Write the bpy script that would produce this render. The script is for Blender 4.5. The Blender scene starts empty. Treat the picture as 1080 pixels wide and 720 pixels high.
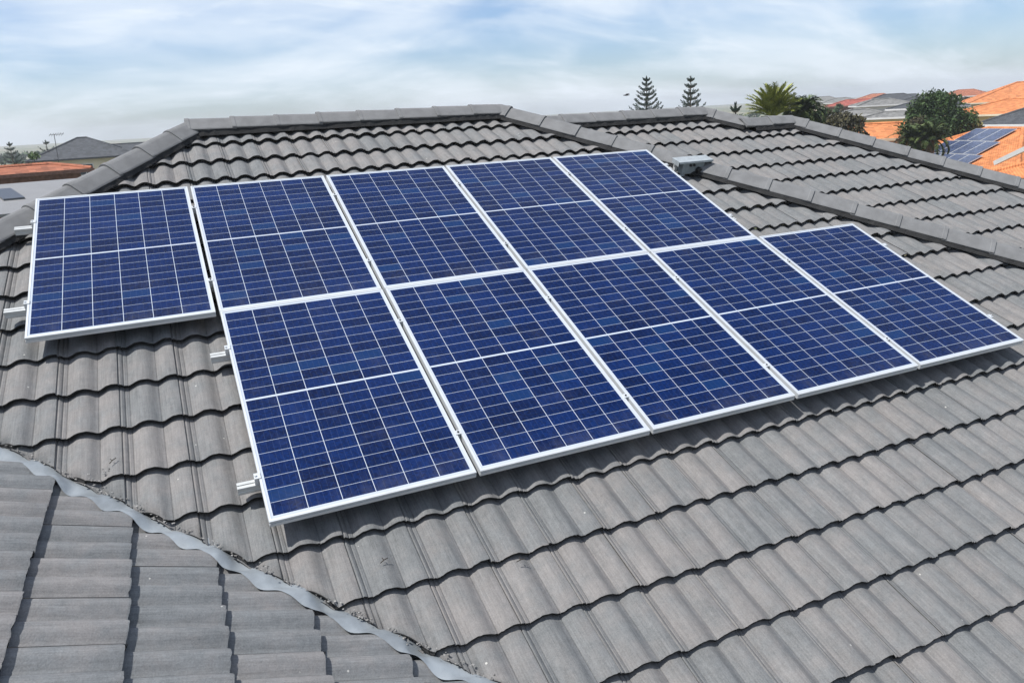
import bpy, bmesh, math, random
from math import sin, cos, tan, pi, radians, sqrt, atan2
from mathutils import Vector, Matrix
random.seed(7)
S = bpy.context.scene
COL = S.collection

# ------------------------------------------------------------------ camera
CAM = Vector((0.827915, -6.453341, 0.402608))
RX = Vector((0.9123300, -0.4059963, -0.0531116))      # camera right
RY = Vector((-0.1608652, -0.2361215, -0.9583157))     # camera down
RZ = Vector((0.3765319, 0.8828441, -0.2807314))       # camera forward
FPX = 823.2                                            # focal length in photo pixels (width 1080)
cam = bpy.data.cameras.new('camera')
cam.sensor_width = 36.0
cam.lens = 36.0 * FPX / 1080.0
cam.clip_start = 0.05
cam.clip_end = 6000
co = bpy.data.objects.new('camera', cam)
COL.objects.link(co)
M = Matrix((RX, -RY, -RZ)).transposed().to_4x4()
M.translation = CAM
co.matrix_world = M
S.camera = co

def at(px, py, D):
    """world point seen at photo pixel (px, py) at horizontal distance D from the camera"""
    d = RX * ((px - 540) / FPX) + RY * ((py - 360) / FPX) + RZ
    return CAM + d * (D / math.hypot(d.x, d.y))

# ------------------------------------------------------------------ world, sun, exposure
TOSUN = Vector((-0.47, 0.02, 0.87)).normalized()
EL = math.asin(TOSUN.z)
W = bpy.data.worlds.new("World")
S.world = W
W.use_nodes = True
nt = W.node_tree
nt.nodes.clear()
wn = nt.nodes.new
out = wn('ShaderNodeOutputWorld'); bg = wn('ShaderNodeBackground')
sky = wn('ShaderNodeTexSky'); sky.sky_type = 'NISHITA'; sky.sun_disc = False
sky.sun_elevation = EL
sky.sun_rotation = atan2(TOSUN.x, TOSUN.y)
sky.altitude = 10; sky.air_density = 1.0; sky.dust_density = 0.6; sky.ozone_density = 2.5
tc = wn('ShaderNodeTexCoord')
sep = wn('ShaderNodeSeparateXYZ')
nt.links.new(tc.outputs['Generated'], sep.inputs[0])
def wm(op, a, b=None, c=None):
    n = wn('ShaderNodeMath'); n.operation = op
    for i, v in enumerate((a, b, c)):
        if v is None: continue
        if isinstance(v, (int, float)): n.inputs[i].default_value = v
        else: nt.links.new(v, n.inputs[i])
    return n.outputs[0]
zz = wm('ADD', wm('MAXIMUM', sep.outputs[2], 0.0), 0.34)
cx = wm('DIVIDE', sep.outputs[0], zz); cy = wm('DIVIDE', sep.outputs[1], zz)
cmb = wn('ShaderNodeCombineXYZ')
nt.links.new(cx, cmb.inputs[0]); nt.links.new(cy, cmb.inputs[1])
def cloud(scale, sx, sy, rot, lo, hi, off, detail=6, dist=0.4):
    mp = wn('ShaderNodeMapping'); mp.inputs['Scale'].default_value = (sx, sy, 1)
    mp.inputs['Rotation'].default_value = (0, 0, rot); mp.inputs['Location'].default_value = off
    nt.links.new(cmb.outputs[0], mp.inputs[0])
    n = wn('ShaderNodeTexNoise'); n.inputs['Scale'].default_value = scale
    n.inputs['Detail'].default_value = detail; n.inputs['Roughness'].default_value = 0.52
    n.inputs['Distortion'].default_value = dist
    nt.links.new(mp.outputs[0], n.inputs['Vector'])
    r = wn('ShaderNodeMapRange'); r.interpolation_type = 'SMOOTHSTEP'
    r.inputs['From Min'].default_value = lo; r.inputs['From Max'].default_value = hi
    nt.links.new(n.outputs[0], r.inputs[0])
    return r.outputs[0]
c1 = cloud(1.15, 1.0, 1.35, 0.5, 0.38, 0.62, (3.1, 1.7, 0))
c2 = cloud(2.6, 1.0, 1.7, 0.35, 0.44, 0.72, (0.4, 5.3, 2), 8, 0.6)
dens = wm('MINIMUM', wm('ADD', wm('MULTIPLY', c1, 0.66), wm('ADD', wm('MULTIPLY', c2, 0.38), 0.06)), 0.95)
mx = wn('ShaderNodeMix'); mx.data_type = 'RGBA'
nt.links.new(dens, mx.inputs[0])
tn = wn('ShaderNodeMix'); tn.data_type = 'RGBA'; tn.blend_type = 'MULTIPLY'; tn.inputs[0].default_value = 1.0
nt.links.new(sky.outputs[0], tn.inputs[6]); tn.inputs[7].default_value = (0.90, 1.04, 1.30, 1)
nt.links.new(tn.outputs[2], mx.inputs[6])
mx.inputs[7].default_value = (8.5, 9.25, 10.1, 1)
nt.links.new(mx.outputs[2], bg.inputs[0])
bg.inputs[1].default_value = 0.090
nt.links.new(bg.outputs[0], out.inputs[0])

sl = bpy.data.lights.new('sun', 'SUN'); sl.energy = 5.0; sl.angle = radians(0.53)
sl.color = (1.0, 0.97, 0.93)
so = bpy.data.objects.new('sun', sl); COL.objects.link(so)
so.rotation_euler = TOSUN.to_track_quat('Z', 'Y').to_euler()
so.location = (-20, -5, 40)
S.view_settings.view_transform = 'Standard'
S.view_settings.look = 'None'
S.view_settings.gamma = 1.0
S.view_settings.exposure = 0.25
S.view_settings.use_curve_mapping = False

# ------------------------------------------------------------------ helpers
def tag(o, label=None, cat=None, group=None, kind=None):
    if label: o['label'] = label
    if cat: o['category'] = cat
    if group: o['group'] = group
    if kind: o['kind'] = kind
    return o
def empty(name, loc, label=None, cat=None, group=None, rot=None):
    o = bpy.data.objects.new(name, None)
    COL.objects.link(o)
    o.empty_display_size = 0.2
    m = Matrix.Identity(4) if rot is None else rot.to_4x4()
    m.translation = Vector(loc)
    o.matrix_world = m
    return tag(o, label, cat, group)
def link(name, me, parent=None, world=True):
    """link a mesh; when parented, its coordinates are WORLD coordinates unless world=False (parent-local)"""
    o = bpy.data.objects.new(name, me)
    COL.objects.link(o)
    if parent is not None:
        o.parent = parent
        if world:
            # chain of parent transforms (no depsgraph update needed: matrices are kept by hand)
            o.matrix_parent_inverse = PM(parent).inverted()
    return o
def PM(o):
    if o.parent is None: return o.matrix_basis.copy()
    return PM(o.parent) @ o.matrix_parent_inverse @ o.matrix_basis
class MB:
    def __init__(s): s.v = []; s.f = []; s.m = []; s.mats = []
    def mi(s, mat):
        if mat not in s.mats: s.mats.append(mat)
        return s.mats.index(mat)
    def add(s, vs, fs, mat=None):
        b = len(s.v); s.v += [tuple(v) for v in vs]
        k = s.mi(mat) if mat is not None else 0
        for f in fs: s.f.append(tuple(b + i for i in f)); s.m.append(k)
    def box(s, c, size, mat=None, R=None):
        c = Vector(c); hx, hy, hz = [a / 2 for a in size]
        vs = [Vector((x, y, z)) for x in (-hx, hx) for y in (-hy, hy) for z in (-hz, hz)]
        if R is not None: vs = [R @ v for v in vs]
        s.add([v + c for v in vs], [(0,1,3,2),(4,6,7,5),(0,4,5,1),(2,3,7,6),(0,2,6,4),(1,5,7,3)], mat)
    def tube(s, pts, rads, n=8, mat=None, cap=True):
        pts = [Vector(p) for p in pts]; vs = []; fs = []
        for i, p in enumerate(pts):
            d = (pts[min(i+1, len(pts)-1)] - pts[max(i-1, 0)]).normalized()
            a = d.orthogonal().normalized() if i == 0 else (a - d * a.dot(d)).normalized()
            b = d.cross(a)
            r = rads[i] if isinstance(rads, (list, tuple)) else rads
            for k in range(n):
                t = 2 * pi * k / n
                vs.append(p + (a * cos(t) + b * sin(t)) * r)
        for i in range(len(pts) - 1):
            for k in range(n):
                fs.append((i*n+k, i*n+(k+1) % n, (i+1)*n+(k+1) % n, (i+1)*n+k))
        if cap:
            fs.append(tuple(range(n))[::-1]); fs.append(tuple((len(pts)-1)*n + k for k in range(n)))
        s.add(vs, fs, mat)
    def prism(s, poly, h0, h1, mat=None):
        n = len(poly); vs = [(p[0], p[1], h0) for p in poly] + [(p[0], p[1], h1) for p in poly]
        s.add(vs, [tuple(range(n))[::-1], tuple(range(n, 2*n))] + [(i, (i+1) % n, n+(i+1) % n, n+i) for i in range(n)], mat)
    def mesh(s, name, mat=None, smooth=False):
        me = bpy.data.meshes.new(name)
        me.from_pydata(s.v, [], s.f)
        if s.mats:
            for m in s.mats: me.materials.append(m)
            me.polygons.foreach_set('material_index', s.m)
        elif mat: me.materials.append(mat)
        if smooth: me.polygons.foreach_set('use_smooth', [True] * len(s.f))
        me.update()
        return me
    def build(s, name, mat=None, parent=None, smooth=False, world=True):
        return link(name, s.mesh(name, mat, smooth), parent, world)

# ------------------------------------------------------------------ materials
def newmat(name):
    m = bpy.data.materials.new(name); m.use_nodes = True
    nt = m.node_tree; b = nt.nodes['Principled BSDF']
    return m, nt, b
class NT:
    def __init__(s, nt): s.nt = nt
    def n(s, t): return s.nt.nodes.new(t)
    def m(s, op, a, b=None, c=None):
        n = s.n('ShaderNodeMath'); n.operation = op
        for i, v in enumerate((a, b, c)):
            if v is None: continue
            if isinstance(v, (int, float)): n.inputs[i].default_value = v
            else: s.nt.links.new(v, n.inputs[i])
        return n.outputs[0]
    def l(s, a, b): s.nt.links.new(a, b)
    def noise(s, vec, scale, detail=4, rough=0.5, dim='3D'):
        n = s.n('ShaderNodeTexNoise'); n.noise_dimensions = dim
        n.inputs['Scale'].default_value = scale; n.inputs['Detail'].default_value = detail
        n.inputs['Roughness'].default_value = rough
        s.l(vec, n.inputs['Vector']); return n.outputs[0]
    def mapping(s, vec, scale=(1,1,1), loc=(0,0,0)):
        n = s.n('ShaderNodeMapping'); n.inputs['Scale'].default_value = scale
        n.inputs['Location'].default_value = loc
        s.l(vec, n.inputs[0]); return n.outputs[0]
    def mix(s, f, a, b, blend='MIX'):
        n = s.n('ShaderNodeMix'); n.data_type = 'RGBA'; n.blend_type = blend
        for i, v in ((0, f), (6, a), (7, b)):
            if isinstance(v, (int, float)): n.inputs[i].default_value = v
            elif isinstance(v, tuple): n.inputs[i].default_value = v if len(v) == 4 else v + (1,)
            else: s.l(v, n.inputs[i])
        return n.outputs[2]
    def ramp(s, v, lo, hi, a=0., b=1., smooth=True):
        n = s.n('ShaderNodeMapRange')
        if smooth: n.interpolation_type = 'SMOOTHSTEP'
        s.l(v, n.inputs[0])
        for k, x in (('From Min', lo), ('From Max', hi), ('To Min', a), ('To Max', b)): n.inputs[k].default_value = x
        return n.outputs[0]
    def bump(s, h, strength, dist, bsdf):
        n = s.n('ShaderNodeBump'); n.inputs['Strength'].default_value = strength
        n.inputs['Distance'].default_value = dist
        s.l(h, n.inputs['Height']); s.l(n.outputs[0], bsdf.inputs['Normal'])

def mat_plain(name, col, rough=0.7, metal=0.0, var=0.0, scale=3.0, bump=0.0, bscale=40, spec=0.4):
    m, nt, b = newmat(name); t = NT(nt)
    b.inputs['Roughness'].default_value = rough; b.inputs['Metallic'].default_value = metal
    b.inputs['Specular IOR Level'].default_value = spec
    g = t.n('ShaderNodeTexCoord')
    if var:
        n = t.noise(g.outputs['Object'], scale, 6, 0.6)
        lo = tuple(c * (1 - var) for c in col); hi = tuple(min(1, c * (1 + var)) for c in col)
        t.l(t.mix(t.ramp(n, 0.3, 0.7), lo, hi), b.inputs['Base Color'])
    else:
        b.inputs['Base Color'].default_value = col + (1,)
    if bump:
        t.bump(t.noise(g.outputs['Object'], bscale, 4, 0.6), bump, 0.01, b)
    return m

def mat_tile(name, base, g, v0, u0, warm=(1.055, 1.0, 0.96), cool=(0.965, 1.003, 1.01)):
    """painted concrete roof tile; object x runs along the course, y up the slope"""
    m, nt, b = newmat(name); t = NT(nt)
    tcn = t.n('ShaderNodeTexCoord'); ob = tcn.outputs['Object']
    sp = t.n('ShaderNodeSeparateXYZ'); t.l(ob, sp.inputs[0])
    ti = t.m('FLOOR', t.m('DIVIDE', t.m('SUBTRACT', sp.outputs[0], u0), 0.30))
    tj = t.m('CEIL', t.m('DIVIDE', t.m('SUBTRACT', t.m('MULTIPLY', sp.outputs[1], -1), v0 + 0.0005), g))
    cm = t.n('ShaderNodeCombineXYZ'); t.l(ti, cm.inputs[0]); t.l(tj, cm.inputs[1])
    wnz = t.n('ShaderNodeTexWhiteNoise'); t.l(cm.outputs[0], wnz.inputs[0])
    rv = wnz.outputs[0]
    # weathering streaks running down the slope, different on each tile
    off = t.n('ShaderNodeVectorMath'); off.operation = 'MULTIPLY_ADD'
    t.l(cm.outputs[0], off.inputs[0]); off.inputs[1].default_value = (3.7, 1.9, 0); t.l(ob, off.inputs[2])
    st = t.noise(t.mapping(off.outputs[0], (150, 5.0, 30)), 1.0, 6, 0.62)
    st2 = t.noise(t.mapping(ob, (22, 3.0, 8)), 1.0, 5, 0.65)
    bl = t.noise(ob, 1.6, 5, 0.6)
    bl2 = t.noise(t.mapping(ob, (1, 1, 1), (9, 4, 2)), 7.0, 5, 0.65)
    grain = t.noise(ob, 160, 4, 0.75); mid_ = t.noise(ob, 30, 5, 0.7)
    val = t.m('ADD', t.m('MULTIPLY', t.m('SUBTRACT', st, 0.5), 0.80),
              t.m('ADD', t.m('MULTIPLY', t.m('SUBTRACT', st2, 0.5), 0.50),
              t.m('ADD', t.m('MULTIPLY', t.m('SUBTRACT', rv, 0.5), 0.16),
              t.m('ADD', t.m('MULTIPLY', t.m('SUBTRACT', bl, 0.5), 0.26),
              t.m('ADD', t.m('MULTIPLY', t.m('SUBTRACT', bl2, 0.5), 0.42),
                  t.m('MULTIPLY', t.m('SUBTRACT', grain, 0.5), 1.0))))))
    val = t.m('ADD', t.m('MULTIPLY', t.m('SUBTRACT', mid_, 0.5), 0.5), t.m('ADD', val, 1.0))
    tint = t.mix(t.ramp(t.m('ADD', t.m('MULTIPLY', wnz.outputs[0], 0.25), t.m('MULTIPLY', bl2, 0.8)), 0.32, 0.74),
                 tuple(base[i] * cool[i] for i in range(3)), tuple(base[i] * warm[i] for i in range(3)))
    cmul = t.n('ShaderNodeVectorMath'); cmul.operation = 'SCALE'
    t.l(tint, cmul.inputs[0]); t.l(val, cmul.inputs['Scale'])
    # thin dark scratches and pale mortar / lichen dots
    sc = t.ramp(t.noise(t.mapping(off.outputs[0], (210, 3.5, 30), (5, 1, 0)), 1.0, 3, 0.7), 0.66, 0.76)
    c1 = t.mix(t.m('MULTIPLY', sc, 0.30), cmul.outputs[0], (0.055, 0.05, 0.045))
    vo = t.n('ShaderNodeTexVoronoi'); vo.inputs['Scale'].default_value = 9.0; t.l(ob, vo.inputs['Vector'])
    dots = t.m('MULTIPLY', t.m('LESS_THAN', vo.outputs['Distance'], 0.045),
               t.m('GREATER_THAN', t.noise(ob, 3.1, 2), 0.52))
    c2 = t.mix(t.m('MULTIPLY', dots, 0.7), c1, (0.5, 0.49, 0.45))
    t.l(c2, b.inputs['Base Color'])
    b.inputs['Roughness'].default_value = 0.82
    b.inputs['Specular IOR Level'].default_value = 0.35
    t.bump(t.m('ADD', grain, t.m('MULTIPLY', mid_, 0.8)), 0.5, 0.004, b)
    return m

TH = radians(22.5); T = tan(TH); CT = cos(TH); ST = sin(TH)
OFF = -0.115 / CT                      # crest level of the front slope: z = T*Y + OFF
G = 0.348
TB = (0.150, 0.150, 0.150)
m_tile = mat_tile('roof_tile_front', TB, G, 3.458 % G, 0.13)
m_tileC = mat_tile('roof_tile_back_wing', TB, G, 0.035 % G, 0.13)
m_tileE = mat_tile('roof_tile_near_wing', (0.165, 0.167, 0.170), 0.3515, (0.14 + 2.235) / CT % 0.3515, 0.115)
m_edge_shade = mat_plain('tile_edge_shade', (0.018, 0.018, 0.018), 0.9, var=0.35, scale=20)  # near-black colour paints in the shade at tile butts and the valley edge
m_cap = mat_plain('ridge_cap_concrete', (0.148, 0.149, 0.149), 0.8, var=0.13, scale=9, bump=0.35, bscale=160)
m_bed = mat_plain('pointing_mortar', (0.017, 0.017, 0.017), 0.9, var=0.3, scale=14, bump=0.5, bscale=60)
m_lead = mat_plain('valley_flashing_metal', (0.215, 0.238, 0.256), 0.55, metal=0.1, var=0.22, scale=5, bump=0.3, bscale=14)
m_rubble = mat_plain('mortar_rubble', (0.22, 0.215, 0.205), 0.95, var=0.5, scale=30, bump=0.6, bscale=70)
m_alu = mat_plain('anodised_frame', (0.55, 0.57, 0.58), 0.40, metal=0.3, var=0.05, scale=6)
m_rail = mat_plain('aluminium_rail', (0.50, 0.51, 0.50), 0.42, metal=0.3, var=0.08, scale=12)
m_black = mat_plain('black_plastic', (0.015, 0.015, 0.016), 0.5)
m_back = mat_plain('panel_backsheet', (0.03, 0.03, 0.03), 0.6)
m_gal = mat_plain('galvanised_shroud', (0.33, 0.36, 0.37), 0.45, metal=0.2, var=0.12, scale=14)
m_box = mat_plain('grey_enclosure', (0.22, 0.25, 0.26), 0.5, var=0.15, scale=20)
m_render = mat_plain('cream_render', (0.62, 0.55, 0.43), 0.9, var=0.08, scale=0.8)
m_white = mat_plain('white_paint', (0.60, 0.59, 0.57), 0.6, var=0.05, scale=2)
m_glass = mat_plain('window_glass', (0.03, 0.04, 0.05), 0.08, spec=0.8)

def mat_cells():
    m, nt, b = newmat('solar_cells'); t = NT(nt)
    tcn = t.n('ShaderNodeTexCoord'); ob = tcn.outputs['Object']
    sp = t.n('ShaderNodeSeparateXYZ'); t.l(ob, sp.inputs[0])
    X, Y = sp.outputs[0], sp.outputs[1]               # x 0..0.992, y 0..-1.67
    mxx, my, mid = 0.0215, 0.026, 0.012
    cw = (0.998 - 2 * mxx) / 6; ch = (1.683 - 2 * my - mid) / 20
    xc = t.m('DIVIDE', t.m('SUBTRACT', X, mxx), cw)
    yd = t.m('MULTIPLY', Y, -1)
    up = t.m('LESS_THAN', yd, 0.8415)
    ylow = t.m('SUBTRACT', yd, my + mid)
    yup = t.m('SUBTRACT', yd, my)
    yy = t.m('ADD', t.m('MULTIPLY', up, yup), t.m('MULTIPLY', t.m('SUBTRACT', 1, up), ylow))
    yc = t.m('DIVIDE', yy, ch)
    fx = t.m('FRACT', xc); fy = t.m('FRACT', yc)
    def inside(f, w):  # 1 inside the cell
        return t.m('MULTIPLY', t.m('GREATER_THAN', f, w), t.m('LESS_THAN', f, 1 - w))
    cell = t.m('MULTIPLY', inside(fx, 0.0016 / cw), inside(fy, 0.0010 / ch))
    cell = t.m('MULTIPLY', cell, t.m('MULTIPLY', t.m('GREATER_THAN', xc, 0), t.m('LESS_THAN', xc, 6)))
    cell = t.m('MULTIPLY', cell, t.m('MULTIPLY', t.m('GREATER_THAN', yc, 0), t.m('LESS_THAN', yc, 20)))
    cell = t.m('MULTIPLY', cell, t.m('GREATER_THAN', t.m('ABSOLUTE', t.m('SUBTRACT', yd, 0.8415)), mid / 2))
    oi = t.n('ShaderNodeObjectInfo')
    cm = t.n('ShaderNodeCombineXYZ'); t.l(t.m('FLOOR', xc), cm.inputs[0]); t.l(t.m('FLOOR', yc), cm.inputs[1])
    t.l(t.m('MULTIPLY', oi.outputs['Random'], 91.7), cm.inputs[2])
    wz = t.n('ShaderNodeTexWhiteNoise'); t.l(cm.outputs[0], wz.inputs[0])
    spv = t.n('ShaderNodeVectorMath'); spv.operation = 'MULTIPLY_ADD'
    t.l(cm.outputs[0], spv.inputs[0]); spv.inputs[1].default_value = (1.3, 2.1, 0.7); t.l(ob, spv.inputs[2])
    vo = t.n('ShaderNodeTexVoronoi'); vo.inputs['Scale'].default_value = 95; t.l(spv.outputs[0], vo.inputs['Vector'])
    vs = t.n('ShaderNodeSeparateColor'); t.l(vo.outputs['Color'], vs.inputs[0])
    f = t.m('ADD', t.m('MULTIPLY', wz.outputs[0], 0.42), t.m('ADD', t.m('MULTIPLY', vs.outputs[0], 0.46),
            t.m('MULTIPLY', t.noise(ob, 2.2, 3), 0.30)))
    col = t.mix(t.ramp(f, 0.15, 1.1, smooth=False), (0.0018, 0.0052, 0.026), (0.0042, 0.0205, 0.100))
    # a few cells a touch greener / more violet, as multicrystalline cells are
    col = t.mix(t.m('MULTIPLY', t.m('GREATER_THAN', wz.outputs[0], 0.94), 0.4), col, (0.007, 0.034, 0.10))
    # busbars: five thin silver ribbons down each cell
    bb = t.m('FRACT', t.m('MULTIPLY', xc, 5)); bus = t.m('LESS_THAN', t.m('ABSOLUTE', t.m('SUBTRACT', bb, 0.5)), 0.020)
    col = t.mix(t.m('MULTIPLY', bus, 0.12), col, (0.20, 0.23, 0.28))
    col = t.mix(cell, (0.40, 0.44, 0.50), col)
    dust = t.m('MULTIPLY', t.ramp(yd, 1.45, 1.67), t.ramp(t.noise(t.mapping(ob, (9, 3, 1)), 1.0, 5, .7), .35, .8))
    dust = t.m('ADD', t.m('MULTIPLY', dust, .10), t.m('MULTIPLY', t.ramp(t.noise(ob, 5.0, 5, .65), .5, .85), .05))
    col = t.mix(dust, col, (.30, .29, .27))
    t.l(col, b.inputs['Base Color'])
    b.inputs['Roughness'].default_value = 0.30
    b.inputs['Specular IOR Level'].default_value = 0.05
    b.inputs['Coat Weight'].default_value = 0.30
    b.inputs['Coat Roughness'].default_value = 0.06
    b.inputs['Coat IOR'].default_value = 1.33
    return m
m_cells = mat_cells()

# ------------------------------------------------------------------ tiled slopes
A_ = 0.0265
def prof(s):
    s = s % 0.30
    c = cos(pi * (s - 0.049) / 0.15) ** 2
    h = -A_ * c ** 1.5
    if abs(s - .199) < .0016 or abs(s - .0505) < .0016: h -= 0.0045
    if 0.002 <= s <= 0.007: h -= 0.006
    if 0.027 <= s <= 0.031: h -= 0.004
    elif 0.007 < s < 0.027: h = min(h, -0.006)
    return h
SF = [0, .002, .0045, .007, .0085, .015, .021, .0255, .0275, .030, .032, .037, .043, .0485, .0505, .0525, .058, .064, .073, .083, .094, .106, .118,
      .130, .142, .154, .165, .175, .184, .192, .1970, .199, .2010, .207, .214, .223, .233, .244, .256, .268, .280, .290, .2999]
SC = [0, .004, .012, .025, .032, .05, .07, .095, .124, .15, .175, .199, .225, .25, .274, .29, .2999]
def frame(up):
    up = Vector((up[0], up[1], 0)).normalized()
    u = up.cross(Vector((0, 0, 1)))
    return u, up
def slope(name, O, up, pitch, uu, vv, g, v0, u0, mat, clips, parent, fine=True, label=None, skirt=(), lap=0.034, seed=1, amp=1.0):
    """courses of interlocking tiles. local x = along the course, y = up the slope, z = out of the roof"""
    rnd = random.Random(seed)
    u, uph = frame(up)
    upv = uph * cos(pitch) + Vector((0, 0, sin(pitch)))
    n = u.cross(upv)
    Mx = Matrix((u, upv, n)).transposed().to_4x4(); Mx.translation = Vector(O)
    inv = Mx.inverted()
    lc = []                                   # clip planes in local space: (point, normal kept side negative)
    for (p, d) in clips:                      # keep the side where (q-p).d < 0, plan view
        lp = inv @ Vector((p[0], p[1], O[2])); ln = inv.to_3x3() @ Vector((d[0], d[1], 0))
        lc.append((lp, ln.normalized()))
    SS = SF if fine else SC
    vs = []; fs = []; mi = []
    i0 = math.floor((uu[0] - u0) / 0.30); i1 = math.ceil((uu[1] - u0) / 0.30)
    k0 = math.floor((vv[0] - v0) / g); k1 = math.ceil((vv[1] - v0) / g)
    TK = 0.014
    for k in range(k0, k1 + 1):
        va, vb = v0 + (k - 1) * g, v0 + k * g
        for i in range(i0, i1):
            uc = u0 + i * 0.3 + 0.15
            ok = True
            for lp, ln in lc:
                if (Vector((uc, -(va + vb) / 2, 0)) - lp).dot(ln) > 0.42: ok = False; break
            if not ok: continue
            dz = rnd.uniform(-.0030, .0030); dv = rnd.uniform(-.006, .006); tl = rnd.uniform(-.010, .010); rt = rnd.uniform(-.02, .02)
            ch = [rnd.uniform(-.0016, .0016) - (.005 if rnd.random() < .012 else 0) for _ in SS]
            rows = [(va - 0.055, -0.055 / g), (va + g * 0.5, 0.5), (vb - 0.012 + dv, 1 - 0.012 / g), (vb + dv, 1.0)]
            b = len(vs); ns = len(SS)
            for r, (v, fr) in enumerate(rows):
                for q, s in enumerate(SS):
                    h = prof(s) * amp - lap + lap * fr + dz + tl * (s - .15) - (0.0022 if r == 3 else 0)
                    vs.append((u0 + i * 0.3 + s, -v - ((ch[q] + rt * (s - .15)) if r == 3 else rt * (s - .15) if r == 2 else 0), h))
            for r in range(3):
                for q in range(ns - 1):
                    a = b + r * ns + q
                    fs.append((a, a + ns, a + ns + 1, a + 1)); mi.append(0)
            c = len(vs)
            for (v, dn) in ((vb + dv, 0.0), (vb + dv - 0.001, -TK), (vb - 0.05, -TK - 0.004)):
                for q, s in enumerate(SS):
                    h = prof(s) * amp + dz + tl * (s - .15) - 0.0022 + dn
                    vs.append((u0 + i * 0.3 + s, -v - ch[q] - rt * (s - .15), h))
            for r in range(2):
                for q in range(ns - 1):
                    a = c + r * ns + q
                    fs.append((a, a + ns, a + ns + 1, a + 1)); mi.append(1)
    me = bpy.data.meshes.new(name)
    me.from_pydata(vs, [], fs)
    me.materials.append(mat); me.materials.append(m_edge_shade)
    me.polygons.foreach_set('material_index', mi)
    me.polygons.foreach_set('use_smooth', [True] * len(fs))
    bm = bmesh.new(); bm.from_mesh(me)
    for ci, (lp, ln) in enumerate(lc):
        r = bmesh.ops.bisect_plane(bm, geom=bm.verts[:] + bm.edges[:] + bm.faces[:], dist=1e-6, plane_co=lp, plane_no=ln, clear_outer=True)
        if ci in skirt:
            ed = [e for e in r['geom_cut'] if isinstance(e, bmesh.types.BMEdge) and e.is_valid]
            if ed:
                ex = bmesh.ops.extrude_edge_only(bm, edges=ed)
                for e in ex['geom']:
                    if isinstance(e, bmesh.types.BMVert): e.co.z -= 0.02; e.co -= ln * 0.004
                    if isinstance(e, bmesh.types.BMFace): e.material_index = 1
    bm.normal_update()
    bm.to_mesh(me); bm.free(); me.update()
    o = link(name, me)
    o.parent = parent; o.matrix_parent_inverse = PM(parent).inverted(); o.matrix_basis = Mx
    if label: o['label'] = label
    return o

YR = 1.28
HL = Vector((1.14, YR)); KL = 0.936          # left end of the ridge; hip runs (-KL,-1)
HR = Vector((4.13, YR)); KR = 0.951          # right end; hip runs (+KR,-1)
VC = 2.235                                    # valley: Y = -(X+VC)
EAVE = -5.60
AP = Vector((-1.105, -1.130))                # where hip, valley and wing ridge meet
SB = 0.52                                    # set-back of the back wing
GZ = -8.0                                    # ground level

house = empty('tiled_house', (3.0, 0.0, GZ),
              'large house with grey concrete tile roof carrying the ten big solar panels', 'house')
nA = [((HL.x, HL.y), (-1, KL)),              # left hip: keep the side below/right
      ((HR.x, HR.y), (1, KR)),
      ((0, YR), (0, 1)),
      ((0, -VC), (-1, -1)),
      ((0, EAVE), (0, -1))]
slope('roof_slope', (0, ST * 0.115, -CT * 0.115), (0, 1), TH, (-1.6, 11), (-1.6, 6.1), G, 3.458 % G, 0.13 - 0.3 * 8, m_tile, nA,
      house, True, 'broad front slope of grey tiles under the panels', skirt=(3,), seed=3)
# near wing, facing the right of the picture; ridge along AP.x
nE = [((0, -VC + 0.02), (1, 1)), ((AP.x, 0), (-1, 0)), ((0, -10.5), (0, -1)), ((3.3, 0), (1, 0)), ((0, AP.y), (0, 1))]
slope('roof_slope', (-VC, 0, OFF - 0.030), (-1, 0), TH, (-10.6, -1.0), (1.1, 6.3), 0.3515, (0.14 + 2.235) / CT % 0.3515, -10.685, m_tileE, nE,
      house, True, 'smooth darker slope of the near wing, lower left', seed=5, lap=0.031, amp=1.55)
# back wing, parallel to the front slope and set back
nCv = ((HR.x, YR + SB), (-1, -KR))
H1 = Vector((6.82, 1.45)); H2 = Vector((7.19, 1.08)); H3 = Vector((7.83, 1.08)); KC = 0.83
EC = EAVE + SB
slope('roof_slope', (0, SB + ST * 0.115, -CT * 0.115), (0, 1), TH, (4.3, 7.33), (-1.3, 6.1), G, 0.035 % G, 0.13, m_tileC,
      [nCv, ((0, 1.45), (0, 1)), ((H1.x, H1.y), (1, 1)), ((0, EC), (0, -1)), ((7.3285, 0), (1, 0))], house, True,
      'back wing slope beyond the right hip', seed=8)
slope('roof_slope', (0, SB + ST * 0.115, -CT * 0.115), (0, 1), TH, (7.33, 14), (-1.3, 6.1), G, 0.035 % G, 0.13, m_tileC,
      [((0, 1.08), (0, 1)), ((H3.x, H3.y), (1, KC)), ((0, EC), (0, -1)), ((7.33, 0), (-1, 0))], house, True,
      'far right part of the back wing slope', seed=9)
# narrow slope between the right hip and the back wing
zr = T * YR + OFF
aD = math.atan(T / KR)
slope('roof_slope', (HR.x, 0, zr), (-1, 0), aD, (-6.2, 1.4), (-0.1, 7.6), G, 0.1, 0.02, m_tile,
      [((HR.x, HR.y), (-1, -KR)), ((HR.x, YR + SB), (1, KR)), ((0, EAVE), (0, -1)), ((0, 1.5), (0, 1))], house, False,
      'narrow slope tucked behind the right hip', seed=12)
# slope facing left, beyond the left hip
aF = math.atan(T / KL)
zF = zr
slope('roof_slope', (HL.x, 0, zF), (1, 0), aF, (-8, 12), (-0.1, 6.6), G, 0.2, 0.1, m_tile,
      [((HL.x, HL.y), (1, -KL)), ((HL.x, HL.y), (1, KL)), ((AP.x - 4, 0), (-1, 0)), ((AP.x, AP.y - 0.0), (1, 0)) if False else ((0, -10.5), (0, -1)), ((0, 8.5), (0, 1))],
      house, False, 'slope facing left beyond the left hip', seed=13)

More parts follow.
